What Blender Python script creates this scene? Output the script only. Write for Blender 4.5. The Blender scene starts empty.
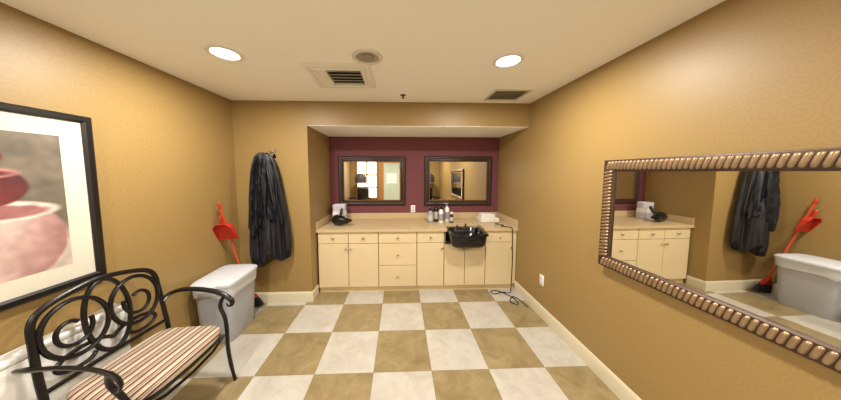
import bpy, bmesh, math, random
from mathutils import Vector, Matrix, noise
random.seed(7)
PI = math.pi
R = math.radians
scene = bpy.context.scene
COL = scene.collection
scene.view_settings.view_transform = 'Standard'
scene.view_settings.look = 'None'
scene.view_settings.exposure = 0.24

# ------------------------------------------------------------------ camera model
F = 222.0
TH = R(2.0); PT = R(4.2)
CX = 400 + F*math.tan(TH); CY = 172 + F*math.tan(PT)
H = 1.6
FW = Vector((math.sin(TH)*math.cos(PT), math.cos(TH)*math.cos(PT), -math.sin(PT)))
RT = Vector((math.cos(TH), -math.sin(TH), 0))
UP = RT.cross(FW)
def ray(px, py): return RT*((px-CX)/F) + UP*(-(py-CY)/F) + FW
def on_y(px, py, Y):
    d = ray(px, py); return d*(Y/d.y) + Vector((0,0,H))
def on_x(px, py, X):
    d = ray(px, py); return d*(X/d.x) + Vector((0,0,H))
def on_z(px, py, Z):
    d = ray(px, py); return d*((Z-H)/d.z) + Vector((0,0,H))

# ------------------------------------------------------------------ materials
def lin(c):
    c = c/255.0
    return c/12.92 if c <= .04045 else ((c+.055)/1.055)**2.4
def L(rgb, k=1.0): return (min(1, lin(rgb[0])*k), min(1, lin(rgb[1])*k), min(1, lin(rgb[2])*k), 1)
MATS = {}
def mat(name, rgb, rough=.5, metal=0, var=.08, scale=8, bump=0, bscale=None, coat=0, trans=0):
    if name in MATS: return MATS[name]
    m = bpy.data.materials.new(name); m.use_nodes = True
    nt = m.node_tree; N = nt.nodes; K = nt.links
    p = N['Principled BSDF']
    p.inputs['Roughness'].default_value = rough; p.inputs['Metallic'].default_value = metal
    if coat: p.inputs['Coat Weight'].default_value = coat
    if trans: p.inputs['Transmission Weight'].default_value = trans
    tc = N.new('ShaderNodeTexCoord'); nz = N.new('ShaderNodeTexNoise')
    nz.inputs['Scale'].default_value = scale; nz.inputs['Detail'].default_value = 4
    K.new(tc.outputs['Object'], nz.inputs['Vector'])
    mx = N.new('ShaderNodeMix'); mx.data_type = 'RGBA'
    mx.inputs[6].default_value = L(rgb, 1-var); mx.inputs[7].default_value = L(rgb, 1+var)
    K.new(nz.outputs['Fac'], mx.inputs[0]); K.new(mx.outputs[2], p.inputs['Base Color'])
    if bump:
        n2 = N.new('ShaderNodeTexNoise'); n2.inputs['Scale'].default_value = bscale or 60
        K.new(tc.outputs['Object'], n2.inputs['Vector'])
        b = N.new('ShaderNodeBump'); b.inputs['Strength'].default_value = bump; b.inputs['Distance'].default_value = .01
        K.new(n2.outputs['Fac'], b.inputs['Height']); K.new(b.outputs['Normal'], p.inputs['Normal'])
    MATS[name] = m
    return m

def floor_mat(T, x0, y0):
    m = bpy.data.materials.new('checker_vinyl_tile'); m.use_nodes = True
    nt = m.node_tree; N = nt.nodes; K = nt.links; p = N['Principled BSDF']
    g = N.new('ShaderNodeNewGeometry')
    sub = N.new('ShaderNodeVectorMath'); sub.operation = 'SUBTRACT'; sub.inputs[1].default_value = (x0, y0, -T*.5)
    K.new(g.outputs['Position'], sub.inputs[0])
    sc = N.new('ShaderNodeVectorMath'); sc.operation = 'SCALE'; sc.inputs['Scale'].default_value = 1/T
    K.new(sub.outputs[0], sc.inputs[0])
    ck = N.new('ShaderNodeTexChecker'); ck.inputs['Scale'].default_value = 1.0
    K.new(sc.outputs[0], ck.inputs['Vector'])
    fl = N.new('ShaderNodeVectorMath'); fl.operation = 'FLOOR'; K.new(sc.outputs[0], fl.inputs[0])
    wn = N.new('ShaderNodeTexWhiteNoise'); K.new(fl.outputs[0], wn.inputs['Vector'])
    off = N.new('ShaderNodeVectorMath'); off.operation = 'MULTIPLY_ADD'; off.inputs[1].default_value = (7, 7, 7)
    K.new(wn.outputs['Color'], off.inputs[0]); K.new(sc.outputs[0], off.inputs[2])
    nz = N.new('ShaderNodeTexNoise'); nz.inputs['Scale'].default_value = 2.6; nz.inputs['Detail'].default_value = 8; nz.inputs['Roughness'].default_value = .7; nz.inputs['Distortion'].default_value = .8
    K.new(off.outputs[0], nz.inputs['Vector'])
    rp = N.new('ShaderNodeMapRange'); rp.inputs[1].default_value = .25; rp.inputs[2].default_value = .75
    K.new(nz.outputs['Fac'], rp.inputs[0])
    a = N.new('ShaderNodeMix'); a.data_type = 'RGBA'; a.inputs[6].default_value = L((120,103,68)); a.inputs[7].default_value = L((158,140,103))
    b = N.new('ShaderNodeMix'); b.data_type = 'RGBA'; b.inputs[6].default_value = L((166,159,146)); b.inputs[7].default_value = L((195,190,179))
    K.new(rp.outputs[0], a.inputs[0]); K.new(rp.outputs[0], b.inputs[0])
    c = N.new('ShaderNodeMix'); c.data_type = 'RGBA'
    K.new(ck.outputs['Fac'], c.inputs[0]); K.new(a.outputs[2], c.inputs[6]); K.new(b.outputs[2], c.inputs[7])
    fr = N.new('ShaderNodeVectorMath'); fr.operation = 'FRACTION'; K.new(sc.outputs[0], fr.inputs[0])
    sp = N.new('ShaderNodeSeparateXYZ'); K.new(fr.outputs[0], sp.inputs[0])
    outs = []
    for ax in ('X','Y'):
        s = N.new('ShaderNodeMath'); s.operation = 'SUBTRACT'; s.inputs[1].default_value = .5; K.new(sp.outputs[ax], s.inputs[0])
        ab = N.new('ShaderNodeMath'); ab.operation = 'ABSOLUTE'; K.new(s.outputs[0], ab.inputs[0]); outs.append(ab)
    mxm = N.new('ShaderNodeMath'); mxm.operation = 'MAXIMUM'; K.new(outs[0].outputs[0], mxm.inputs[0]); K.new(outs[1].outputs[0], mxm.inputs[1])
    gt = N.new('ShaderNodeMath'); gt.operation = 'GREATER_THAN'; gt.inputs[1].default_value = .4955; K.new(mxm.outputs[0], gt.inputs[0])
    ml = N.new('ShaderNodeMath'); ml.operation = 'MULTIPLY'; ml.inputs[1].default_value = .45; K.new(gt.outputs[0], ml.inputs[0])
    e = N.new('ShaderNodeMix'); e.data_type = 'RGBA'; e.inputs[7].default_value = L((110,90,55))
    K.new(ml.outputs[0], e.inputs[0]); K.new(c.outputs[2], e.inputs[6])
    K.new(e.outputs[2], p.inputs['Base Color'])
    p.inputs['Roughness'].default_value = .27
    p.inputs['Specular IOR Level'].default_value = .5
    return m

def wallpaper_mat():
    m = bpy.data.materials.new('gold_wallpaper'); m.use_nodes = True
    nt = m.node_tree; N = nt.nodes; K = nt.links; p = N['Principled BSDF']
    tc = N.new('ShaderNodeTexCoord')
    v = N.new('ShaderNodeTexVoronoi'); v.inputs['Scale'].default_value = 11; v.inputs['Randomness'].default_value = .25
    K.new(tc.outputs['Object'], v.inputs['Vector'])
    sn = N.new('ShaderNodeMath'); sn.operation = 'MULTIPLY'; sn.inputs[1].default_value = 34; K.new(v.outputs['Distance'], sn.inputs[0])
    s2 = N.new('ShaderNodeMath'); s2.operation = 'SINE'; K.new(sn.outputs[0], s2.inputs[0])
    mr = N.new('ShaderNodeMapRange'); mr.inputs[1].default_value = -1; mr.inputs[2].default_value = 1; K.new(s2.outputs[0], mr.inputs[0])
    mx = N.new('ShaderNodeMix'); mx.data_type = 'RGBA'; mx.inputs[6].default_value = L((152,124,75)); mx.inputs[7].default_value = L((147,120,72))
    K.new(mr.outputs[0], mx.inputs[0]); K.new(mx.outputs[2], p.inputs['Base Color'])
    p.inputs['Roughness'].default_value = .45; p.inputs['Specular IOR Level'].default_value = .4
    return m

def stripe_mat():
    m = bpy.data.materials.new('striped_upholstery'); m.use_nodes = True
    nt = m.node_tree; N = nt.nodes; K = nt.links; p = N['Principled BSDF']
    tc = N.new('ShaderNodeTexCoord'); sp = N.new('ShaderNodeSeparateXYZ'); K.new(tc.outputs['Object'], sp.inputs[0])
    ds = N.new('ShaderNodeMath'); ds.operation = 'SUBTRACT'; K.new(sp.outputs['X'], ds.inputs[0]); K.new(sp.outputs['Z'], ds.inputs[1])
    ml = N.new('ShaderNodeMath'); ml.operation = 'MULTIPLY'; ml.inputs[1].default_value = 1/.076; K.new(ds.outputs[0], ml.inputs[0])
    fr = N.new('ShaderNodeMath'); fr.operation = 'FRACT'; K.new(ml.outputs[0], fr.inputs[0])
    cr = N.new('ShaderNodeValToRGB'); cr.color_ramp.interpolation = 'CONSTANT'
    el = cr.color_ramp.elements
    data = [(0,(192,178,154)),(.24,(98,50,48)),(.40,(186,170,144)),(.48,(116,86,72)),(.58,(192,178,154)),(.69,(92,50,50)),(.88,(168,150,124))]
    el[0].position = 0; el[0].color = L(data[0][1]); el[1].position = data[1][0]; el[1].color = L(data[1][1])
    for ps, c in data[2:]:
        e = el.new(ps); e.color = L(c)
    K.new(fr.outputs[0], cr.inputs[0]); K.new(cr.outputs[0], p.inputs['Base Color'])
    p.inputs['Roughness'].default_value = .8
    return m

def paint_mat():
    m = bpy.data.materials.new('painted_print'); m.use_nodes = True
    nt = m.node_tree; N = nt.nodes; K = nt.links; p = N['Principled BSDF']
    at = N.new('ShaderNodeVertexColor'); at.layer_name = 'paint'
    tc = N.new('ShaderNodeTexCoord'); nz = N.new('ShaderNodeTexNoise'); nz.inputs['Scale'].default_value = 40; nz.inputs['Detail'].default_value = 5
    K.new(tc.outputs['Object'], nz.inputs['Vector'])
    mr = N.new('ShaderNodeMapRange'); mr.inputs[3].default_value = .85; mr.inputs[4].default_value = 1.15; K.new(nz.outputs['Fac'], mr.inputs[0])
    vm = N.new('ShaderNodeVectorMath'); vm.operation = 'SCALE'; K.new(at.outputs['Color'], vm.inputs[0]); K.new(mr.outputs[0], vm.inputs['Scale'])
    K.new(vm.outputs[0], p.inputs['Base Color']); p.inputs['Roughness'].default_value = .6
    return m

def emit_mat(name, rgb, s):
    m = bpy.data.materials.new(name); m.use_nodes = True
    p = m.node_tree.nodes['Principled BSDF']
    p.inputs['Base Color'].default_value = L(rgb); p.inputs['Emission Color'].default_value = L(rgb); p.inputs['Emission Strength'].default_value = s
    return m

WALL = wallpaper_mat()
CEIL = mat('cream_ceiling_paint', (252,250,243), .9, var=.01)
SOFF = mat('cream_soffit_paint', (253,252,246), .9, var=.01)
BURG = mat('dusty_plum_paint', (110,56,60), .7, var=.04)
TRIM = mat('ivory_trim_paint', (206,196,168), .5, var=.03)
CAB = mat('cream_laminate', (210,190,150), .45, var=.03)
CABIN = mat('cream_carcass', (150,133,100), .6, var=.04)
COUNTER = mat('beige_laminate', (194,170,130), .35, var=.08, scale=40)
BRASS = mat('brushed_knob', (196,176,140), .3, 1)
BLACKM = mat('black_metal', (22,19,18), .32, .3, var=.2, scale=20)
BLKPL = mat('black_plastic', (16,16,17), .3, var=.2)
BLKGL = mat('black_bowl_gloss', (7,7,8), .14, var=.2)
CHROME = mat('chrome', (200,200,205), .12, 1)
MIRROR = mat('mirror_silver', (238,236,230), .015, 1, var=.0)
ESP = mat('espresso_frame', (48,30,22), .4, var=.35, scale=30, bump=.3, bscale=50)
ESP2 = mat('frame_gilt_lip', (120,88,52), .4, .5, var=.2)
BRONZE = mat('dark_bronze', (72,52,38), .45, .4, var=.25, scale=25)
SILV = mat('brown_bronze', (164,138,108), .42, .75, var=.35, scale=24)
BLKFR = mat('black_wood_frame', (20,15,13), .35, var=.2)
MATB = mat('cream_mat_board', (208,201,183), .9, var=.02)
GREYPL = mat('grey_plastic', (196,198,203), .5, var=.06, trans=.35)
GREYLID = mat('light_grey_plastic', (194,196,200), .45, var=.05)
RED = mat('red_plastic', (172,44,27), .4, var=.06)
ORANGE = mat('orange_red_metal', (184,72,38), .35, var=.06)
BRIST = mat('black_bristle', (20,18,18), .9, var=.4, scale=120)
NAVY = mat('navy_black_nylon', (13,14,20), .48, var=.2, scale=6)
WHITE = mat('white_plastic', (236,234,228), .4, var=.02)
TOWEL = mat('white_terry', (232,228,220), .95, var=.05, scale=60, bump=.5, bscale=200)
LAV = mat('pale_lavender_plastic', (200,194,206), .4, var=.06)
DARKG = mat('dark_grille', (40,36,32), .8, var=.1)
VENTW = mat('vent_cream_metal', (236,231,218), .5, var=.03)
VENTB = mat('vent_pale_grey_metal', (206,198,180), .5, var=.05)
CANG = mat('grey_reflector', (176,170,158), .35, .6, var=.1)
STRIPE = stripe_mat()
PAINT = paint_mat()
GLOW = emit_mat('lamp_diffuser', (255,248,232), 12)

# ------------------------------------------------------------------ mesh helpers
class MB:
    def __init__(s): s.bm = bmesh.new()
    def box(s, lo, hi, bev=0, seg=2, M=None):
        lo = Vector(lo); hi = Vector(hi)
        t = bmesh.new()
        vs = [t.verts.new((x,y,z)) for z in (lo.z,hi.z) for y in (lo.y,hi.y) for x in (lo.x,hi.x)]
        for f in ((0,2,3,1),(4,5,7,6),(0,1,5,4),(2,6,7,3),(0,4,6,2),(1,3,7,5)): t.faces.new([vs[i] for i in f])
        if bev: bmesh.ops.bevel(t, geom=list(t.edges), offset=bev, segments=seg, affect='EDGES', profile=.5)
        if M: t.transform(M)
        s.merge(t); return s
    def merge(s, t):
        mp = {}
        for v in t.verts: mp[v] = s.bm.verts.new(v.co)
        for f in t.faces:
            try:
                nf = s.bm.faces.new([mp[v] for v in f.verts]); nf.material_index = f.material_index
            except ValueError: pass
        t.free()
    def rings(s, rings, cap0=True, cap1=True, closed=False, mi=0):
        vr = [[s.bm.verts.new(p) for p in r] for r in rings]
        n = len(vr[0]); m = len(vr)
        for i in range(m if closed else m-1):
            a = vr[i]; b = vr[(i+1) % m]
            for j in range(n):
                f = s.bm.faces.new((a[j], a[(j+1)%n], b[(j+1)%n], b[j])); f.material_index = mi
        if not closed:
            if cap0: s.bm.faces.new(list(reversed(vr[0]))).material_index = mi
            if cap1: s.bm.faces.new(vr[-1]).material_index = mi
        return s
    def tube(s, pts, r, n=8, closed=False, flat=1.0, upv=None):
        pts = [Vector(p) for p in pts]; m = len(pts)
        rr = r if isinstance(r, (list, tuple)) else [r]*m
        tang = []
        for i in range(m):
            a = pts[(i-1)%m] if (closed or i>0) else pts[i]
            b = pts[(i+1)%m] if (closed or i<m-1) else pts[i]
            tang.append((b-a).normalized())
        u = Vector(upv) if upv else (Vector((0,0,1)) if abs(tang[0].z) < .9 else Vector((1,0,0)))
        rings = []
        for i in range(m):
            t = tang[i]
            if upv: u = Vector(upv)
            u = (u - t*u.dot(t))
            if u.length < 1e-5: u = t.orthogonal()
            u.normalize(); w = t.cross(u)
            rings.append([pts[i] + (u*math.cos(2*PI*k/n)*flat + w*math.sin(2*PI*k/n))*rr[i] for k in range(n)])
        return s.rings(rings, closed=closed)
    def lathe(s, prof, n=24, c=(0,0,0), M=None, cap0=True, cap1=True):
        rings = []
        for r, z in prof:
            ring = [Vector((max(r,1e-4)*math.cos(2*PI*k/n), max(r,1e-4)*math.sin(2*PI*k/n), z)) for k in range(n)]
            if M: ring = [M @ p for p in ring]
            rings.append([p+Vector(c) for p in ring])
        return s.rings(rings, cap0, cap1)
    def prism(s, poly, z0, z1, M=None):
        t = bmesh.new()
        a = [t.verts.new((x,y,z0)) for x,y in poly]; b = [t.verts.new((x,y,z1)) for x,y in poly]
        t.faces.new(list(reversed(a))); t.faces.new(b)
        n = len(poly)
        for i in range(n): t.faces.new((a[i], a[(i+1)%n], b[(i+1)%n], b[i]))
        if M: t.transform(M)
        s.merge(t); return s
    def frame(s, W, Hh, prof):
        """rectangular picture moulding in the xz plane, front towards -y; prof = [(inset, depth)]"""
        cs = [(-1,-1),(1,-1),(1,1),(-1,1)]
        rings = []
        for cx, cz in cs:
            rings.append([Vector((cx*(W/2-i), -d, cz*(Hh/2-i))) for i, d in prof])
        return s.rings(rings, closed=True)
    def build(s, name, m, parent=None, loc=(0,0,0), ang=35):
        me = bpy.data.meshes.new(name)
        bmesh.ops.recalc_face_normals(s.bm, faces=list(s.bm.faces))
        for f in s.bm.faces: f.smooth = True
        s.bm.to_mesh(me); s.bm.free()
        me.set_sharp_from_angle(angle=R(ang))
        for x in (m if isinstance(m, (list, tuple)) else [m]): me.materials.append(x)
        o = bpy.data.objects.new(name, me); COL.objects.link(o)
        o.location = loc
        if parent: o.parent = parent
        return o
def tag(o, label, cat, group=None):
    o['label'] = label; o['category'] = cat
    if group: o['group'] = group
    return o
def thing(name, label, cat, loc=(0,0,0), rotz=0, group=None, rot=None):
    o = bpy.data.objects.new(name, None); COL.objects.link(o)
    o.location = loc; o.rotation_euler = rot if rot else (0,0,rotz)
    o.empty_display_size = .1
    return tag(o, label, cat, group)
def struct(name, mb, m, parent=None, loc=(0,0,0)):
    o = mb.build(name, m, parent, loc)
    if not parent: o['kind'] = 'structure'
    return o
def catmull(pts, k=6, closed=False):
    pts = [Vector(p) for p in pts]; n = len(pts); out = []
    rng = range(n) if closed else range(n-1)
    for i in rng:
        p0 = pts[(i-1)%n] if (closed or i>0) else pts[0]; p1 = pts[i]; p2 = pts[(i+1)%n]
        p3 = pts[(i+2)%n] if (closed or i+2<n) else pts[-1]
        for j in range(k):
            t = j/k
            out.append(.5*((2*p1)+(p2-p0)*t+(2*p0-5*p1+4*p2-p3)*t*t+(3*p1-p0-3*p2+p3)*t**3))
    if not closed: out.append(pts[-1])
    return out
def sring(a, b, z, n=32, e=3.0, c=(0,0), f=None):
    out = []
    for k in range(n):
        t = 2*PI*k/n; ct, st = math.cos(t), math.sin(t)
        x = a*math.copysign(abs(ct)**(2/e), ct); y = b*math.copysign(abs(st)**(2/e), st)
        dz = f(x, y) if f else 0
        out.append(Vector((c[0]+x, c[1]+y, z+dz)))
    return out

# ------------------------------------------------------------------ room
XL, XR = -1.93, 1.56
YB, YA = 2.68, 3.48       # front plane of back wall, alcove back
YF = -1.85                # wall behind the camera
C = 2.42; SZ = 2.14; XA = -1.085
W = .12
struct('floor', MB().box((XL-W, YF-W, -.1), (XR+W, YA+W, 0)), floor_mat(.467, -.216, 2.605))
struct('ceiling', MB().box((XL-W, YF-W, C), (XR+W, YA+W, C+.1)), CEIL)
struct('wall_left', MB().box((XL-W, YF-W, 0), (XL, YA+W, C)), WALL)
struct('wall_right', MB().box((XR, YF-W, 0), (XR+W, YA+W, C)), WALL)
struct('wall_back', MB().box((XL, YB, 0), (XA, YA, C)).box((XA, YB, SZ+.004), (XR, YA, C)), WALL)
struct('ceiling_alcove', MB().box((XA, YB+.001, SZ), (XR, YA, SZ+.0035)), SOFF)
struct('wall_alcove', MB().box((XL, YA, 0), (XR, YA+W, C)), BURG)
struct('wall_front', MB().box((XL, YF-W, 0), (XR, YF, C)), WALL)
def baseb(name, p0, p1, nrm):
    p0 = Vector(p0); p1 = Vector(p1); nrm = Vector(nrm)
    prof = [(0,0),(.014,0),(.014,.105),(.010,.120),(.004,.130),(0,.130)]
    rings = [[p + nrm*t + Vector((0,0,z)) for t, z in prof] for p in (p0, p1)]
    struct(name, MB().rings(rings), TRIM)
baseb('baseboard_left', (XL, YF, 0), (XL, YB, 0), (1,0,0))
baseb('baseboard_right', (XR, YF, 0), (XR, 2.86, 0), (-1,0,0))
baseb('baseboard_back', (XL+.014, YB, 0), (XA+.014, YB, 0), (0,-1,0))
baseb('baseboard_alcove', (XA, YB-.0, 0), (XA, 2.86, 0), (1,0,0))
PANE = emit_mat('daylit_pane', (240,242,238), .35)
PANE2 = mat('pale_green_pane', (188,196,178), .3, var=.15)
ORW = mat('orange_wood_trim', (168,114,62), .5, var=.2)
d1 = struct('door_1', MB().frame(.98, 2.1, [(0,0),(0,.03),(.08,.03),(.08,0)]), ORW, loc=(-.33, YF+.001, 1.05)); d1.rotation_euler = (0,0,PI)
lf = MB().frame(.80, 2.0, [(0,0),(0,.02),(.09,.02),(.09,0)]).build('door_leaf', ORW, d1)
MB().box((-.32,-.012,-.92), (.32,-.002,.92)).build('pane', PANE2, lf)
MB().box((-.2,-.016,.1), (.2,-.0125,.5)).build('notice', WHITE, lf)
WX, WW = -1.29, .84
w1 = struct('window_1', MB().frame(WW, 1.5, [(0,0),(0,.07),(.06,.07),(.06,0)]), ORW, loc=(WX, YF+.001, 1.3)); w1.rotation_euler = (0,0,PI)
MB().box((-WW/2+.05,-.012,-.70), (WW/2-.05,-.002,.70)).build('pane', PANE, w1)
mb = MB().box((-.03,-.075,-.70), (.03,-.055,.70))
for z in (-.3,.2): mb.box((-WW/2+.05,-.075,z-.025),(WW/2-.05,-.056,z+.025))
mb.build('glazing_bars', ORW, w1)

# ------------------------------------------------------------------ ceiling fixtures
def recessed(loc, label, lit=True, group='lit recessed ceiling lights'):
    t = thing('recessed_light', label, 'ceiling light', loc, 0, group if lit else None)
    MB().lathe([(.078,0),(.108,0),(.110,-.004),(.104,-.009),(.084,-.010),(.078,-.004)], 40, cap0=False, cap1=False).build('trim_ring', WHITE if lit else mat('pale_trim_ring', (226,220,208), .35, .2), t)
    if lit:
        MB().lathe([(.079,-.001),(.079,-.004),(.05,-.007),(.0,-.008)], 40).build('diffuser', GLOW, t)
    else:
        MB().lathe([(.079,-.001),(.074,-.004),(.05,-.002),(.0,-.002)], 40).build('reflector', CANG, t)
        MB().lathe([(.046,-.003),(.044,-.010),(.030,-.016),(.0,-.018)], 32).build('bulb', mat('unlit_bulb', (150,140,126), .3, var=.1), t)
    return t
pl = on_z(225, 53, C); pr = on_z(508, 60.5, C); pc = on_z(367.5, 57, C)
LIGHTS = []
for p, lab in ((pl, 'lit recessed ceiling light on the left, above the armchair side'),
               (pr, 'lit recessed ceiling light on the right, nearest the return vent'),
               (Vector((-1.15, -.55, C)), 'added recessed fill light behind the camera, toward the window side'),  # this and the next are out-of-view fixtures added to brighten the room
               (Vector((.82, -.55, C)), 'added recessed fill light behind the camera, toward the right wall')):
    recessed((p.x, p.y, C), lab); LIGHTS.append(p)
t = recessed((pc.x, pc.y, C), 'unlit round recessed ceiling fixture with grey centre beside the air diffuser', False)

p = on_z(342, 76, C)
t = thing('air_diffuser', 'square cream ceiling air diffuser with dark angled slots', 'air vent', (p.x, p.y, C), 0)
MB().frame(.53, .47, [(0,0),(0,.012),(.012,.020),(.040,.020),(.045,.012),(.07,.012),(.075,.022),(.085,.022),(.085,0)]).build('frame', VENTW, t).rotation_euler = (R(90), 0, 0)
MB().box((-.182,-.152,-.003), (.182,.152,-.0005)).build('backing', DARKG, t)
mb = MB()
for k in range(5):
    y = -.118 + k*.058
    mb.box((-.09,-.016,-.0012), (.178,.016,.0012), M=Matrix.Translation((0,y,-.014)) @ Matrix.Rotation(R(30),4,'X'))
mb.build('slats', VENTW, t)
MB().box((-.181,-.151,-.0255),(-.095,.151,-.0045)).build('blank_plate', VENTW, t)

t = thing('return_vent', 'pale slatted return air grille in ceiling near right wall', 'air vent', (1.14, 2.40, C), 0)
MB().frame(.38, .32, [(0,0),(0,.006),(.02,.010),(.028,.004),(.028,0)]).build('frame', VENTB, t).rotation_euler = (R(90), 0, 0)
MB().box((-.165,-.135,-.003), (.165,.135,-.0005)).build('backing', mat('vent_shadow', (96,88,76), .8), t)
mb = MB()
for k in range(7):
    mb.box((-.162,-.012,-.001), (.162,.012,.001), M=Matrix.Translation((0,-.115+k*.038,-.009)) @ Matrix.Rotation(R(18),4,'X'))
mb.build('slats', VENTB, t)

p = on_z(403, 95, C)
t = thing('fire_sprinkler', 'small metal fire sprinkler head in the ceiling', 'sprinkler', (p.x, p.y, C))
MB().lathe([(.034,0),(.034,-.003),(.02,-.008),(.012,-.009)], 24).build('escutcheon', CHROME, t)
MB().lathe([(.010,-.009),(.010,-.020),(.006,-.022),(.006,-.028),(.018,-.030),(.018,-.033),(.0,-.034)], 20).build('deflector', BRONZE, t)

# ------------------------------------------------------------------ cabinets
YC = 2.86   # front of doors
px = [318, 348, 378, 416, 443, 484, 511]
xs = [on_y(q, 258, YC).x for q in px]
k0, k1 = xs[0], xs[-1]
xs = [XA+.016 + (x-k0)/(k1-k0)*((XR-.05)-(XA+.016)) for x in xs]
def front(kind, x0, x1, z0, z1, parent, knob):
    g = .0035
    o = MB().box((x0+g, YC, z0+g), (x1-g, YC+.018, z1-g), .003, 1).build(kind, CAB, parent)
    kx, kz = knob
    MB().lathe([(.006,0),(.006,.012),(.014,.018),(.015,.024),(.010,.029),(0,.030)], 16, c=(kx, YC, kz), M=Matrix.Rotation(R(90),4,'X')).build('knob', BRASS, o)
STOP = .642
def cabinet(x0, x1, label, cols, kind='door', filler=0):
    cx = (x0+x1)/2
    t = thing('base_cabinet', label, 'cabinet', (cx, 0, 0), 0)
    a, b = x0-cx+.0008, x1-cx-.0008
    top = STOP if kind == 'sink' else .822
    mb = MB().box((a, YC+.0185, .09), (b+filler, 3.475, top))
    if kind == 'sink':
        mb.box((a, YC+.0185, top), (a+.018, 3.475, .822)); mb.box((b-.018, YC+.0185, top), (b, 3.475, .822)); mb.box((a, 3.10, top), (b, 3.475, .822))
    mb.build('body', CABIN, t)
    if filler: MB().box((b+.002, YC+.004, .095), (b+filler, YC+.018, .82)).build('filler_strip', CAB, t)
    MB().box((a, 2.895, 0), (b+filler, 3.47, .0895)).build('toe_kick', mat('tan_toe_kick', (206,182,136), .6), t)
    wdt = (b-a)/cols
    for i in range(cols):
        u, v = a+i*wdt, a+(i+1)*wdt; m = (u+v)/2
        if kind == 'drawers':
            for z0, z1 in ((.075,.365),(.365,.665),(.665,.82)):
                front('drawer', u, v, z0, z1, t, (m, (z0+z1)/2))
        elif kind == 'sink':
            front('door', u, v, .075, STOP, t, ((v-.03) if i == 0 else (u+.03), .58))
        else:
            front('drawer', u, v, .665, .82, t, (m, .742))
            front('door', u, v, .075, .665, t, ((v-.03) if i == 0 else (u+.03), .60))
    return t
cabinet(xs[0], xs[2], 'cream two-door base cabinet at the left end, under the hair dryer', 2)
cabinet(xs[2], xs[3], 'cream base cabinet with only a stack of three drawers', 1, 'drawers')
cabinet(xs[3], xs[4], 'narrow cream base cabinet between the drawer stack and the black bowl', 1)
cabinet(xs[4], xs[5], 'cream base cabinet with two doors beneath the black shampoo bowl', 2, 'sink')
cabinet(xs[5], xs[6], 'narrow cream base cabinet at the right end, by the hanging cord', 1, 'door', .046)

bx = (xs[4]+xs[5])/2   # bowl centre
t = thing('worktop', 'long beige laminate worktop with upstand filling the alcove', 'counter', (0, 0, .8235))
l, r_ = XA+.0015, XR-.0015
MB().prism([(l,2.835),(bx-.248,2.835),(bx-.248,3.09),(bx+.248,3.09),(bx+.248,2.835),(r_,2.835),(r_,3.478),(l,3.478)], 0, .038).build('slab', COUNTER, t)
MB().box((l,3.458,.0385),(r_,3.478,.135),.003,1).build('backsplash', COUNTER, t)
MB().box((l,2.84,.0385),(l+.018,3.457,.135),.003,1).build('side_splash', COUNTER, t)
MB().box((r_-.018,2.84,.0385),(r_,3.457,.135),.003,1).build('side_splash', COUNTER, t)
TOPZ = .8235+.0382

# shampoo bowl
t = thing('shampoo_bowl', 'black salon shampoo bowl with neck rest set into the counter front', 'sink', (bx, 2.852, .648))
def dip(k):
    return lambda x, y: -k*math.exp(-(x/.065)**2) if y < -.05 else 0
rg = [sring(.175,.145,.0,48,5), sring(.203,.176,.008,48,5), sring(.222,.202,.045,48,5.5), sring(.229,.212,.11,48,6,f=dip(.018)), sring(.231,.216,.158,48,6,f=dip(.034)), sring(.243,.231,.162,48,7,f=dip(.040)), sring(.245,.234,.174,48,7,f=dip(.040)), sring(.241,.230,.181,48,7,f=dip(.040)),
      sring(.204,.186,.179,48,5,f=dip(.036)), sring(.194,.176,.15,48,5,f=dip(.018)), sring(.172,.152,.06,48,5), sring(.10,.10,.026,48), sring(.03,.03,.020,48)]
MB().rings(rg).build('basin', BLKGL, t, ang=60)
MB().lathe([(.028,.021),(.028,.025),(.012,.026),(0,.024)], 20).build('drain', CHROME, t)
MB().tube(catmull([(.06,.208,.181),(.06,.208,.212),(.055,.178,.228),(.04,.12,.216)],5), .009, 10).build('spray_head', BLKPL, t)
MB().lathe([(.016,.181),(.016,.193),(.010,.199),(.010,.210),(.0,.212)], 20, c=(-.06,.206,0)).build('tap', CHROME, t)

# ------------------------------------------------------------------ alcove mirrors
def vanity_mirror(a, b, label):
    p0 = on_y(a[0], a[1], YA); p1 = on_y(b[0], b[1], YA)
    Wd = p1.x-p0.x; Hh = p0.z-p1.z
    t = thing('wall_mirror', label, 'mirror', ((p0.x+p1.x)/2, YA-.001, (p0.z+p1.z)/2))
    MB().frame(Wd, Hh, [(0,0),(0,.02),(.012,.032),(.03,.034),(.045,.026),(.06,.030),(.070,.022),(.074,.012),(.074,0)]).build('frame', ESP, t)
    MB().frame(Wd-.146, Hh-.146, [(0,.004),(0,.018),(.008,.018),(.012,.010),(.012,.004)]).build('inner_lip', ESP2, t)
    MB().box((-Wd/2+.082,-.008,-Hh/2+.082),(Wd/2-.082,-.003,Hh/2-.082)).build('glass', MIRROR, t)
    return t
vanity_mirror((338.5,156.5),(405.5,205), 'dark-framed vanity mirror on plum wall, left of the two, above the drawers')
vanity_mirror((424.5,156.5),(490.5,205), 'dark-framed vanity mirror on plum wall, right of the two, above the bowl')

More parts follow.
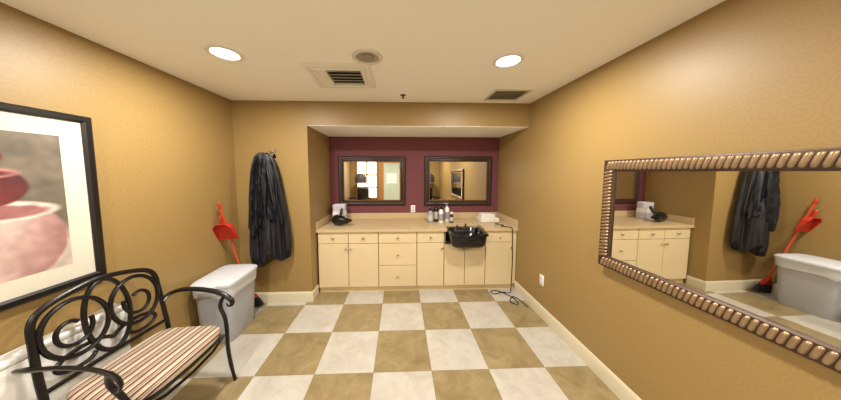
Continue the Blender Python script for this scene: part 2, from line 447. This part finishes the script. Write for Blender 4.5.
# ------------------------------------------------------------------ big mirror on right wall
pf = on_x(603, 210, XR-.03)
yfar = pf.y; Wd = 1.32
ROT = R(.8)
z1 = on_x(606,160.5,XR-.03).z; z0 = on_x(600,263.5,XR-.03).z; Hh = z1-z0
t = thing('wall_mirror', 'large wall mirror with ribbed bronze frame on the right wall', 'mirror', (XR-.002-math.sin(ROT)*Wd/2, yfar-Wd/2, (z0+z1)/2), -PI/2+ROT)
MB().frame(Wd, Hh, [(0,0),(0,.022),(.006,.026),(.072,.026),(.082,.018),(.082,0)]).build('frame', BRONZE, t)
mb = MB()
def bead(cx, cz, along, la=.0112, lb=.031, h=.010, sl=.24):
    rings = []
    n = 14
    for a in (0, 35, 62, 82):
        ca, sa = math.cos(R(a)), math.sin(R(a))
        ring = []
        for k in range(n):
            th = 2*PI*k/n
            v = lb*math.copysign(abs(math.sin(th))**.6, math.sin(th))*(.5+.5*ca)
            u = la*ca*math.copysign(abs(math.cos(th))**.8, math.cos(th)) + v*sl
            x, z = (u, v) if along == 'x' else (v, u)
            ring.append(Vector((cx+x, -.0255-h*sa, cz+z)))
        rings.append(ring)
    mb.rings(rings, cap0=False)
ins = .039
nx = int((Wd-.08)/.0242); nz = int((Hh-.08)/.0242)
for k in range(nx+1):
    x = -Wd/2+ins + (Wd-2*ins)*k/nx
    for s in (-1, 1): bead(x, s*(Hh/2-ins), 'x')
for k in range(2, nz-1):
    z = -Hh/2+ins + (Hh-2*ins)*k/nz
    for s in (-1, 1): bead(s*(Wd/2-ins), z, 'z')
mb.build('beading', SILV, t, ang=50)
MB().box((-Wd/2+.081,-.010,-Hh/2+.081),(Wd/2-.081,-.004,Hh/2-.081)).build('glass', MIRROR, t)

# ------------------------------------------------------------------ framed picture on left wall
q1 = on_x(92,118,XL+.02); q0 = on_x(105,275,XL+.02)
ye = (q1.y+q0.y)/2; z1 = q1.z; z0 = q0.z; Wd = .95; Hh = z1-z0
t = thing('framed_picture', 'black-framed still life print of red bowls with wide cream mat', 'picture', (XL+.001, ye-Wd/2, (z0+z1)/2), PI/2)
MB().frame(Wd, Hh, [(0,0),(0,.024),(.008,.030),(.03,.028),(.04,.016),(.04,0)]).build('frame', BLKFR, t)
MB().box((-Wd/2+.039,-.010,-Hh/2+.039),(Wd/2-.039,-.003,Hh/2-.039)).build('mat_board', MATB, t)
mw = .092
pw, ph = Wd/2-.04-mw, Hh/2-.04-mw
# the print is one flat sheet with soft painted shapes held in a colour attribute
def mixc(a, b, k): return tuple(a[i]+(b[i]-a[i])*k for i in range(3))
def ell(x, z, cx, cz, a, b, soft):
    d = math.sqrt(((x-cx)/a)**2 + ((z-cz)/b)**2)
    k = (1+soft-d)/(2*soft); return max(0, min(1, k))
def clamp(v): return max(0, min(1, v))
def paint(x, z):
    n = noise.noise(Vector((x*9, z*9, 1))); n2 = noise.noise(Vector((x*24, z*24, 5))); n3 = noise.noise(Vector((x*5, z*14, 9)))
    xx = x + .004*n + .003*n2; zz = z + .004*n3 + .003*n2
    c = mixc((88,80,66), (122,110,94), clamp(.45 + n*.5 + z*.8))
    c = mixc(c, (186,168,156), clamp((-zz-.10)*9 + n*.3))
    k = ell(xx, zz, .12, -.19, .215, .215, .03)                    # wide pale bowl
    c = mixc(c, mixc((208,186,176), (158,116,110), clamp(.35 + (xx-.14)*3.6 - (zz+.2)*1.2 + n*.25)), k)
    c = mixc(c, (216,198,188), ell(xx, zz, .11, -.030, .205, .052, .08)*.95)
    c = mixc(c, (146,90,86), ell(xx, zz, .11, -.034, .165, .034, .12)*.9)
    k = ell(xx, zz, .055, .095, .165, .110, .04)                    # dusky red bowl
    c = mixc(c, mixc((150,58,52), (80,32,34), clamp(.4 + (xx-.06)*3.4 + n*.4)), k)
    c = mixc(c, (190,128,118), ell(xx, zz, .045, .162, .155, .034, .1)*.9)
    c = mixc(c, (88,36,38), ell(xx, zz, .045, .160, .125, .022, .15)*.95)
    k = ell(xx, zz, .04, .240, .115, .050, .05)                    # small bowl above
    c = mixc(c, mixc((154,68,60), (96,40,40), clamp(.4 + (xx-.02)*4 + n*.4)), k)
    c = mixc(c, (200,146,136), ell(xx, zz, .04, .272, .095, .018, .15)*.9)
    g = 1 + .12*n2
    return tuple(max(0, min(255, v*g)) for v in c)
bmp = bmesh.new(); NXg, NZg = 150, 170
cl = bmp.loops.layers.float_color.new('paint')
gv = [[bmp.verts.new((-pw+2*pw*i/NXg, -.0108, -ph+2*ph*j/NZg)) for j in range(NZg+1)] for i in range(NXg+1)]
cc = {}
for i in range(NXg+1):
    for j in range(NZg+1):
        v = gv[i][j]; cc[v] = L(paint(v.co.x, v.co.z))
for i in range(NXg):
    for j in range(NZg):
        f = bmp.faces.new((gv[i][j], gv[i+1][j], gv[i+1][j+1], gv[i][j+1]))
        for lp in f.loops: lp[cl] = cc[lp.vert]
me = bpy.data.meshes.new('print'); bmp.to_mesh(me); bmp.free(); me.materials.append(PAINT)
o = bpy.data.objects.new('print', me); COL.objects.link(o); o.parent = t

# ------------------------------------------------------------------ armchair
t = thing('armchair', 'black metal armchair with scrollwork back and striped seat', 'armchair', (-1.50, 1.345, 0), R(-2))
def xb(z): return -.235 - (z-.42)*.12
HB, HF = .260, .285
half = [(-.275,HB+.03,0),(-.25,HB+.025,.2),(xb(.42),HB+.022,.42),(xb(.6),HB+.020,.60),(xb(.76),HB+.014,.76),(xb(.86),HB+.004,.858),(xb(.91),HB-.040,.912),(xb(.945),.12,.947)]
arch = catmull([(x,-y,z) for x,y,z in half] + [(xb(.965),0,.965)] + list(reversed(half)), 6)
MB().tube(arch, .0150, 10, flat=.85).build('back_frame', BLACKM, t)
AF = .328
for s in (-1, 1):
    MB().tube(catmull([(.215,s*(HF+.025),0),(.200,s*(HF+.015),.12),(.195,s*HF,.28),(.195,s*HF,.42),(.175,s*(HF+.012),.51),(.135,s*(HF+.025),.59),(.145,s*(HF+.035),.645),(.165,s*AF,.665)],6), [.0115]*6+[.0130]*37, 10).build('front_leg', BLACKM, t)
    ap = catmull([(xb(.65),s*(HB+.018),.650),(-.262,s*(HB+.066),.678),(-.19,s*(AF+.022),.700),(-.06,s*(AF+.015),.708),(.08,s*(AF+.006),.694),(.175,s*AF,.658),(.210,s*AF,.620),(.203,s*AF,.588),(.178,s*AF,.585),(.170,s*AF,.605)],6)
    MB().tube(ap, [.0175]*32+[.0175-.0004*i for i in range(len(ap)-32)], 10, flat=.55).build('armrest', BLACKM, t)
MB().tube([(xb(.51), -HB-.018, .51), (xb(.51), 0, .515), (xb(.51), HB+.018, .51)], .012, 8).build('lower_rail', BLACKM, t)
def circ(cy, cz, r, rz=None, n=40, dx=0):
    rz = rz or r
    return [(xb(cz+rz*math.sin(2*PI*k/n))+dx, cy+r*math.cos(2*PI*k/n), cz+rz*math.sin(2*PI*k/n)) for k in range(n)]
def spiral(cy, cz, r0, r1, a0, a1, kz=1.0, n=56, dx=0):
    out = []
    for k in range(n+1):
        u = k/n; a = R(a0+(a1-a0)*u); r = r0+(r1-r0)*u
        z = cz+r*kz*math.sin(a); out.append((xb(z)+dx, cy+r*math.cos(a), z))
    return out
mb = MB()
mb.tube(circ(0,.740,.100,.215), .0120, 8, closed=True)                          # tall centre oval
for s in (-1, 1):
    def fl(pts): return [(x, s*y, z) for x, y, z in pts]
    mb.tube(fl(circ(.132,.755,.126,.150, dx=.007)), .0120, 8, closed=True)      # large side ovals crossing it
    mb.tube(fl(spiral(.150,.745,.082,.040,-200,130,1.15,dx=.003)), .0105, 8)
    mb.tube(fl(spiral(.130,.575,.135,.050,165,-170,.50,dx=-.005)), .0110, 8)    # lower sweeping scroll
mb.build('scrollwork', BLACKM, t)
def trap(k, z, n=64, e=6):
    pts = sring(.215*k, .268*k, z, n, e, c=(-.020,0))
    return [Vector((p.x + (.028*k*(1-(p.y/(.268*k))**2) if p.x > .05 else 0), p.y*(1+.06*(p.x/.22)), p.z)) for p in pts]
MB().rings([trap(.98,.402), trap(1.0,.405), trap(1.0,.421), trap(.98,.425)]).build('seat_frame', BLACKM, t)
MB().rings([trap(k, z) for z, k in ((.426,.97),(.431,1.0),(.445,1.012),(.458,1.005),(.470,.975),(.479,.90),(.485,.7),(.488,.4),(.489,.1))]).build('seat_cushion', STRIPE, t, ang=60)
MB().tube([(.190,-.265,.400),(.205,-.15,.366),(.21,0,.358),(.205,.15,.366),(.190,.265,.400)], .009, 8).build('apron_rail', BLACKM, t)

# slim white bin behind the chair
t = thing('slim_bin', 'slim white plastic bin standing between left wall and armchair', 'bin', (XL+.062, 1.06, 0))
MB().box((-.042,-.43,0),(.042,.43,.690),.008,3).build('body', mat('white_bin_plastic', (228,225,218), .6), t)
MB().box((-.046,-.436,.691),(.046,.436,.726),.010,3).build('lid', WHITE, t)

# ------------------------------------------------------------------ grey bin
t = thing('storage_tote', 'grey plastic tote with light grey lid in the left corner', 'storage tote', (-1.722, 2.20, 0), R(2))
rg = [sring(.138,.185,0,40,6), sring(.143,.190,.02,40,6), sring(.156,.204,.28,40,6), sring(.167,.217,.540,40,6), sring(.175,.225,.543,40,6), sring(.175,.225,.565,40,6), sring(.161,.211,.565,40,6), sring(.138,.185,.02,40,6)]
MB().rings(rg).build('body', GREYPL, t, ang=40)
rg = [sring(.181,.231,.556,40,6), sring(.187,.238,.561,40,6), sring(.187,.238,.583,40,6), sring(.179,.228,.592,40,6), sring(.163,.209,.601,40,6), sring(.137,.179,.611,40,5), sring(.088,.12,.617,40,4), sring(.02,.03,.619,40,3)]
MB().rings(rg).build('lid', GREYLID, t, ang=40)
for s in (-1,1):
    MB().box((-.07, s*.245-.012, .495),(.07, s*.245+.012, .585),.008).build('latch_handle', GREYLID, t)
ro = []
for zz, kk in ((.554,1.0),(.540,1.008),(.465,.985)):
    ring = sring(.178*kk,.228*kk,zz,80,6)
    if zz < .5: ring = [Vector((p.x, p.y, p.z - .04*noise.noise(Vector((p.x*14, p.y*14, 3))))) for p in ring]
    ro.append(ring)
MB().rings(ro, False, False).build('liner', mat('white_liner', (220,221,222), .4, var=.05, trans=.3), t)

# ------------------------------------------------------------------ broom and dustpan leaning in the corner
B0 = Vector((-1.735, 2.575, .018)); BD = Vector((-.135, -.25, 1.30))
BQ = Vector((0,0,1)).rotation_difference(BD).to_euler()
t = thing('broom', 'red-handled broom with black bristles leaning in the left corner', 'broom', B0, rot=BQ)
MB().tube([(0,0,.20),(0,0,.7),(0,0,1.27)], .012, 12).build('handle', ORANGE, t)
MB().lathe([(.012,1.23),(.015,1.24),(.015,1.29),(.008,1.302),(0,1.304)], 14).build('hang_cap', RED, t)
MB().rings([sring(.085,.022,.125,24,4), sring(.08,.022,.15,24,4), sring(.03,.02,.185,24,3), sring(.018,.018,.235,24,2)]).build('head', RED, t)
MB().rings([sring(.125,.030,.012,24,4), sring(.11,.028,.06,24,4), sring(.083,.021,.126,24,4)]).build('bristles', BRIST, t)
base = B0 + BQ.to_matrix() @ Vector((0,0,.89))
t = thing('dustpan', 'red dustpan clipped high on the broom handle', 'dustpan', base, rot=BQ)
M = Matrix(((1,0,0,0),(0,0,1,0),(0,1,0,0),(0,0,0,1)))
fl = [(-.108,0),(.108,0),(.092,.15),(.05,.19),(-.05,.19),(-.092,.15)]
mb = MB().prism(fl, -.022, -.018, M)
for i in range(1, len(fl)):
    a = Vector(fl[i]); b = Vector(fl[(i+1)%len(fl)])
    d = (b-a).normalized(); n = Vector((-d.y, d.x))*.004
    h0 = -.022-.05*min(1, a.y/.15+.12); h1 = -.022-.05*min(1, b.y/.15+.12)
    vs = [(a.x,-.018,a.y),(b.x,-.018,b.y),(b.x,h1,b.y),(a.x,h0,a.y)]
    ws = [(x+n.x, y, z+n.y) for x, y, z in vs]
    mb.rings([[Vector(v) for v in vs],[Vector(v) for v in ws]])
mb.build('tray', RED, t)
MB().tube(catmull([(0,-.032,.19),(0,-.034,.22),(0,-.034,.25),(0,-.032,.28)],4), [.014,.015,.016,.016,.017,.018,.018,.018,.018,.018,.017,.014,.010], 10, flat=.6).build('handle', RED, t)

# ------------------------------------------------------------------ cape on hook
YW = YB
cxp = on_y(267.5, 200, YW-.10)
zt = on_y(268, 154, YW-.08).z; zb = on_y(268, 260, YW-.10).z
t = thing('wall_hook', 'small metal hook holding the dark cape on the wall', 'wall hook', (cxp.x+.045, YW, zt+.01))
MB().box((-.02,-.006,-.05),(.02,.0005,.05),.0002).build('back_plate', CHROME, t)
MB().tube(catmull([(0,-.006,.02),(-.01,-.02,.015),(-.03,-.03,.02),(-.04,-.032,.045)],5), .006, 8).build('prong', CHROME, t)
t = thing('salon_cape', 'dark navy salon cape hanging gathered from a wall hook', 'cape', (cxp.x, YW-.001, 0))
HL = zt-zb
def drape(prof, length, z_top, y0, seed, NV=70, NU=200, x0=0, sx=0, hemk=1.0, ymax=-.022, amp=1.0):
    def pint(v):
        for i in range(len(prof)-1):
            if v <= prof[i+1][0]+1e-9:
                u = (v-prof[i][0])/(prof[i+1][0]-prof[i][0]); u = max(0,min(1,u)); u = u*u*(3-2*u)*.5+u*.5
                return [prof[i][k]+(prof[i+1][k]-prof[i][k])*u for k in (1,2)]
        return prof[-1][1:]
    rings = []
    for i in range(NV+1):
        v = i/NV; a, b = pint(v); ring = []
        A = min(1, v*6)*amp
        for k in range(NU):
            ph_ = 2*PI*k/NU + .3*v*math.sin(seed)
            c_, s_ = math.cos(ph_), math.sin(ph_)
            n1 = noise.noise(Vector((c_*1.6, s_*1.6, v*1.0+seed)))
            n2 = noise.noise(Vector((c_*3.8+3, s_*3.8, v*1.1+seed*2)))
            n3 = noise.noise(Vector((c_*8.0, s_*8.0+5, v*1.5+seed)))
            f = 1 + A*(.24*n1 + .40*n2 + .20*n3)
            x = x0 + sx*v + a*c_*(1+(f-1)*.30) + .030*n1*A
            y = y0 + b*s_*f - .042*max(0, -s_)*A*(n2+.7*n3+.2)
            y = min(y, ymax-.01*n2*n2)
            hem = hemk*(.15*noise.noise(Vector((c_*1.2+seed, s_*1.2, 7)))+.08*n2+.04*n3)*max(0,(v-.4)/.6)
            ring.append(Vector((x, y, z_top - length*v + hem + .05*n2*max(0, 1-abs(v-.09)/.09))))
        rings.append(ring)
    return rings
MB().rings(drape([(0,.03,.014),(.02,.060,.03),(.06,.092,.045),(.12,.120,.055),(.22,.150,.065),(.40,.176,.07),(.60,.198,.075),(.80,.215,.08),(.92,.220,.08),(1.0,.21,.075)], HL*.98, zt, -.090, 1.3, ymax=-.04)).build('drape', NAVY, t, ang=80)
MB().rings(drape([(0,.03,.02),(.08,.06,.038),(.25,.085,.05),(.6,.11,.055),(1,.12,.045)], .88, zt+.010, -.140, 4.1, 56, 130, x0=-.02, sx=-.05, ymax=-.08)).build('front_fold', NAVY, t, ang=80)
MB().rings(drape([(0,.03,.02),(.10,.055,.035),(.4,.08,.045),(1,.10,.04)], .74, zt+.002, -.135, 8.7, 50, 130, x0=.02, sx=.085, ymax=-.08)).build('front_fold', NAVY, t, ang=80)
MB().tube(catmull([(.0,-.10,zt-.03),(-.012,-.085,zt+.0),(.005,-.075,zt+.012),(.02,-.09,zt+.0),(.012,-.10,zt-.03)],4), .006, 8).build('neck_strap', NAVY, t)

# ------------------------------------------------------------------ outlets
def outlet(loc, rz, label):
    t = thing('wall_outlet', label, 'outlet', loc, rz)
    MB().box((-.035,-.006,-.057),(.035,0,.057),.003).build('plate', WHITE, t)
    for s in (-1,1):
        MB().box((-.016,-.0085,s*.022-.014),(.016,-.006,s*.022+.014),.003).build('socket', mat('socket_ivory', (205,200,188), .5), t)
p = on_x(542, 280, XR); outlet((XR-.0005, p.y, p.z), -PI/2, 'white duplex outlet low on the right wall')
p = on_y(413, 213.5, YA); outlet((p.x, YA-.0005, 1.02), 0, 'white outlet on the plum wall between the mirrors')

# ------------------------------------------------------------------ things on the counter
def xat(pxx, Y): return on_y(pxx, 218, Y).x
t = thing('hair_dryer', 'black hand-held hair dryer at the left end of the counter', 'hair dryer', (xat(340,3.06), 3.06, TOPZ), R(-25))
MX = Matrix.Rotation(R(90),4,'Y')
MB().lathe([(.0,-.10),(.045,-.10),(.065,-.085),(.074,-.045),(.072,.005),(.058,.055),(.044,.09),(.038,.125),(.030,.126)], 28, c=(0,0,.0745), M=MX).build('barrel', BLKPL, t)
MB().box((.125,-.048,.056),(.165,.048,.092),.006).build('nozzle', BLKPL, t)
MB().tube(catmull([(-.03,.03,.09),(-.045,.07,.13),(-.055,.10,.18),(-.06,.115,.215)],4), [.025,.025,.024,.023,.022,.022,.022,.021,.021,.021,.020,.018,.014], 12).build('handle', BLKPL, t)
MB().lathe([(0,-.104),(.04,-.104),(.04,-.100)], 20, c=(0,0,.0745), M=MX).build('intake_grille', DARKG, t)
t = thing('dryer_holder', 'pale lavender-white plastic holder standing behind the black hair dryer', 'holder', (xat(339.5,3.29), 3.31, TOPZ))
MB().rings([sring(.095,.065,0,32,5), sring(.10,.07,.01,32,5), sring(.092,.06,.20,32,5), sring(.095,.064,.25,32,5), sring(.088,.058,.26,32,5), sring(.078,.048,.25,32,5), sring(.074,.044,.05,32,5)]).build('shell', LAV, t)
MB().rings([sring(.097,.068,.10,32,5), sring(.0975,.0685,.102,32,5), sring(.0955,.0655,.16,32,5), sring(.095,.065,.162,32,5)], False, False).build('band', WHITE, t)

def bottle(pxx, Y, h, r, bm, cm, label, pump=False):
    t = thing('bottle', label, 'bottle', (xat(pxx,Y), Y, TOPZ))
    MB().lathe([(r*.9,0),(r,.006),(r,h*.62),(r*.92,h*.70),(r*.5,h*.78),(r*.45,h*.80)], 24).build('body', bm, t)
    MB().lathe([(r+.0006,h*.15),(r+.0012,h*.16),(r+.0012,h*.52),(r+.0006,h*.53)], 24, cap0=False, cap1=False).build('product_band', mat('band_grey', (150,148,148), .5) if bm is WHITE else mat('band_pale', (190,186,180), .5), t)
    if pump:
        MB().lathe([(r*.5,h*.805),(r*.5,h*.86),(.006,h*.87),(.006,h*.96)], 16).box((-.04,-.008,h*.95),(.012,.008,h),.003).build('pump', cm, t)
    else:
        MB().lathe([(r*.55,h*.805),(r*.55,h*.97),(r*.48,h),(0,h+.001)], 20).build('cap', cm, t)
GREYB = mat('grey_bottle', (150,150,152), .35); DKB = mat('dark_brown_bottle', (38,32,32), .25)
bottle(430.5, 3.20, .22, .038, GREYB, BLKPL, 'grey bottle with black cap, leftmost of the bottle cluster')
bottle(436, 3.27, .28, .036, BLKPL, BLKPL, 'tall all-black bottle in the counter cluster')
bottle(441, 3.18, .25, .034, WHITE, BLKPL, 'slim white bottle with black cap in the counter cluster')
bottle(446.8, 3.26, .28, .036, WHITE, GREYB, 'tall white pump bottle in the counter cluster', True)
bottle(451.5, 3.18, .16, .028, DKB, WHITE, 'short dark brown bottle with white cap at right of the cluster')

def towel(loc, rz, w, d, h, label):
    mb = MB()
    for k in range(2):
        z = k*h/2
        mb.box((-w/2+.004*k,-d/2,z),(w/2-.003*k,d/2,z+h/2-.001), h*.2, 3)
    o = mb.build('folded_towel', TOWEL, None, loc); o.rotation_euler = (0,0,rz)
    return tag(o, label, 'towel')
tx = xat(488, 3.26)
towel((tx, 3.27, TOPZ), R(4), .28, .20, .06, 'white folded towel at the right of the counter, lower one')
towel((tx-.02, 3.275, TOPZ+.0605), R(-5), .21, .16, .055, 'white folded towel on top of the other at the right of the counter')

ex = XR-.085
cd = [(tx+.1,3.12,TOPZ+.006),(tx+.02,3.05,TOPZ+.006),(tx+.10,2.97,TOPZ+.006),(ex-.10,2.92,TOPZ+.006),(ex-.02,2.85,TOPZ+.008),(ex,2.822,TOPZ-.01),(ex+.005,2.818,.70),(ex+.01,2.812,.45),(ex,2.80,.2),(ex-.01,2.79,.05),(ex-.03,2.78,.006),
      (ex-.12,2.80,.006),(ex-.24,2.76,.006),(ex-.27,2.82,.006),(ex-.18,2.84,.006),(ex-.08,2.72,.013),(ex-.03,2.60,.006),(ex-.06,2.52,.006),(ex-.12,2.58,.006),(ex-.04,2.68,.013),(ex+.02,2.60,.006),(ex+.03,2.46,.006)]
o = MB().tube(catmull(cd,8), .0055, 8).build('power_cord', BLKPL)
tag(o, 'black power cord hanging over the counter end and lying loose on the floor', 'cord')

# ------------------------------------------------------------------ hooded dryer chairs behind (seen in the mirrors)
VIN = mat('black_vinyl', (30,26,26), .4, var=.15)
def dryer_chair(loc, rz, label):
    t = thing('hood_dryer_chair', label, 'dryer chair', loc, rz)
    MB().box((-.27,-.26,.36),(.27,.26,.48),.04,3).build('seat', VIN, t)
    MB().box((-.25,.20,.49),(.25,.30,1.0),.04,3).build('backrest', VIN, t)
    for s in (-1,1):
        MB().box((s*.30-.03,-.22,.60),(s*.30+.03,.24,.66),.02).build('armrest', VIN, t)
        MB().tube([(s*.30,.15,.0),(s*.30,.15,.60)], .015, 10).tube([(s*.30,-.15,.0),(s*.30,-.15,.60)], .015, 10).build('leg', CHROME, t)
    MB().box((-.26,-.2,.30),(.26,.2,.358),.01).build('base', BLKPL, t)
    MB().tube([(0,.345,.0),(0,.345,1.2),(0,.33,1.48)], .02, 12).build('pole', CHROME, t)
    MB().lathe([(.19,1.22),(.21,1.24),(.215,1.36),(.18,1.48),(.10,1.54),(0,1.56)], 32, c=(0,.10,0), cap0=False).build('hood', mat('dark_grey_hood', (60,57,56), .3), t)
    MB().lathe([(.192,1.19),(.20,1.19),(.205,1.24),(.195,1.24)], 32, c=(0,.10,0), cap0=False, cap1=False).build('visor', mat('smoke_visor', (130,126,128), .2), t)
dryer_chair((-1.50, -1.25, 0), PI+R(25), 'dark salon chair with hair dryer hood, reflected in the left vanity mirror')
dryer_chair((1.12, -1.28, 0), PI-R(25), 'dark salon chair with hair dryer hood, reflected in the right vanity mirror')

# ------------------------------------------------------------------ lights
for i, p in enumerate(LIGHTS):  # the later, stronger pair is added fill from behind the camera
    ld = bpy.data.lights.new('downlight_lamp', 'AREA'); ld.shape = 'DISK'; ld.size = .15; ld.energy = 34 if i < 2 else 43
    ld.color = (1, .96, .885); ld.spread = PI
    lo = bpy.data.objects.new('downlight_lamp', ld); COL.objects.link(lo); lo.location = (p.x, p.y, C-.012)
ld = bpy.data.lights.new('window_daylight', 'AREA'); ld.shape = 'RECTANGLE'; ld.size = WW-.12; ld.size_y = 1.38; ld.energy = 11; ld.color = (1,.97,.92)
lo = bpy.data.objects.new('window_daylight', ld); COL.objects.link(lo); lo.location = (WX, YF+.05, 1.3)
lo.rotation_euler = Vector((0,1,0)).to_track_quat('-Z','Z').to_euler()
w = bpy.data.worlds.new('world'); scene.world = w; w.use_nodes = True
w.node_tree.nodes['Background'].inputs[0].default_value = (.9,.8,.65,1); w.node_tree.nodes['Background'].inputs[1].default_value = .3

# ------------------------------------------------------------------ camera
cam = bpy.data.cameras.new('camera'); co = bpy.data.objects.new('camera', cam); COL.objects.link(co)
cam.sensor_fit = 'HORIZONTAL'; cam.sensor_width = 36; cam.lens = F/841*36
cam.shift_x = (420.5-CX)/841; cam.shift_y = (CY-200)/841
cam.clip_start = .02
co.location = (0,0,H); co.rotation_euler = (PI/2-PT, 0, -TH)
scene.camera = co
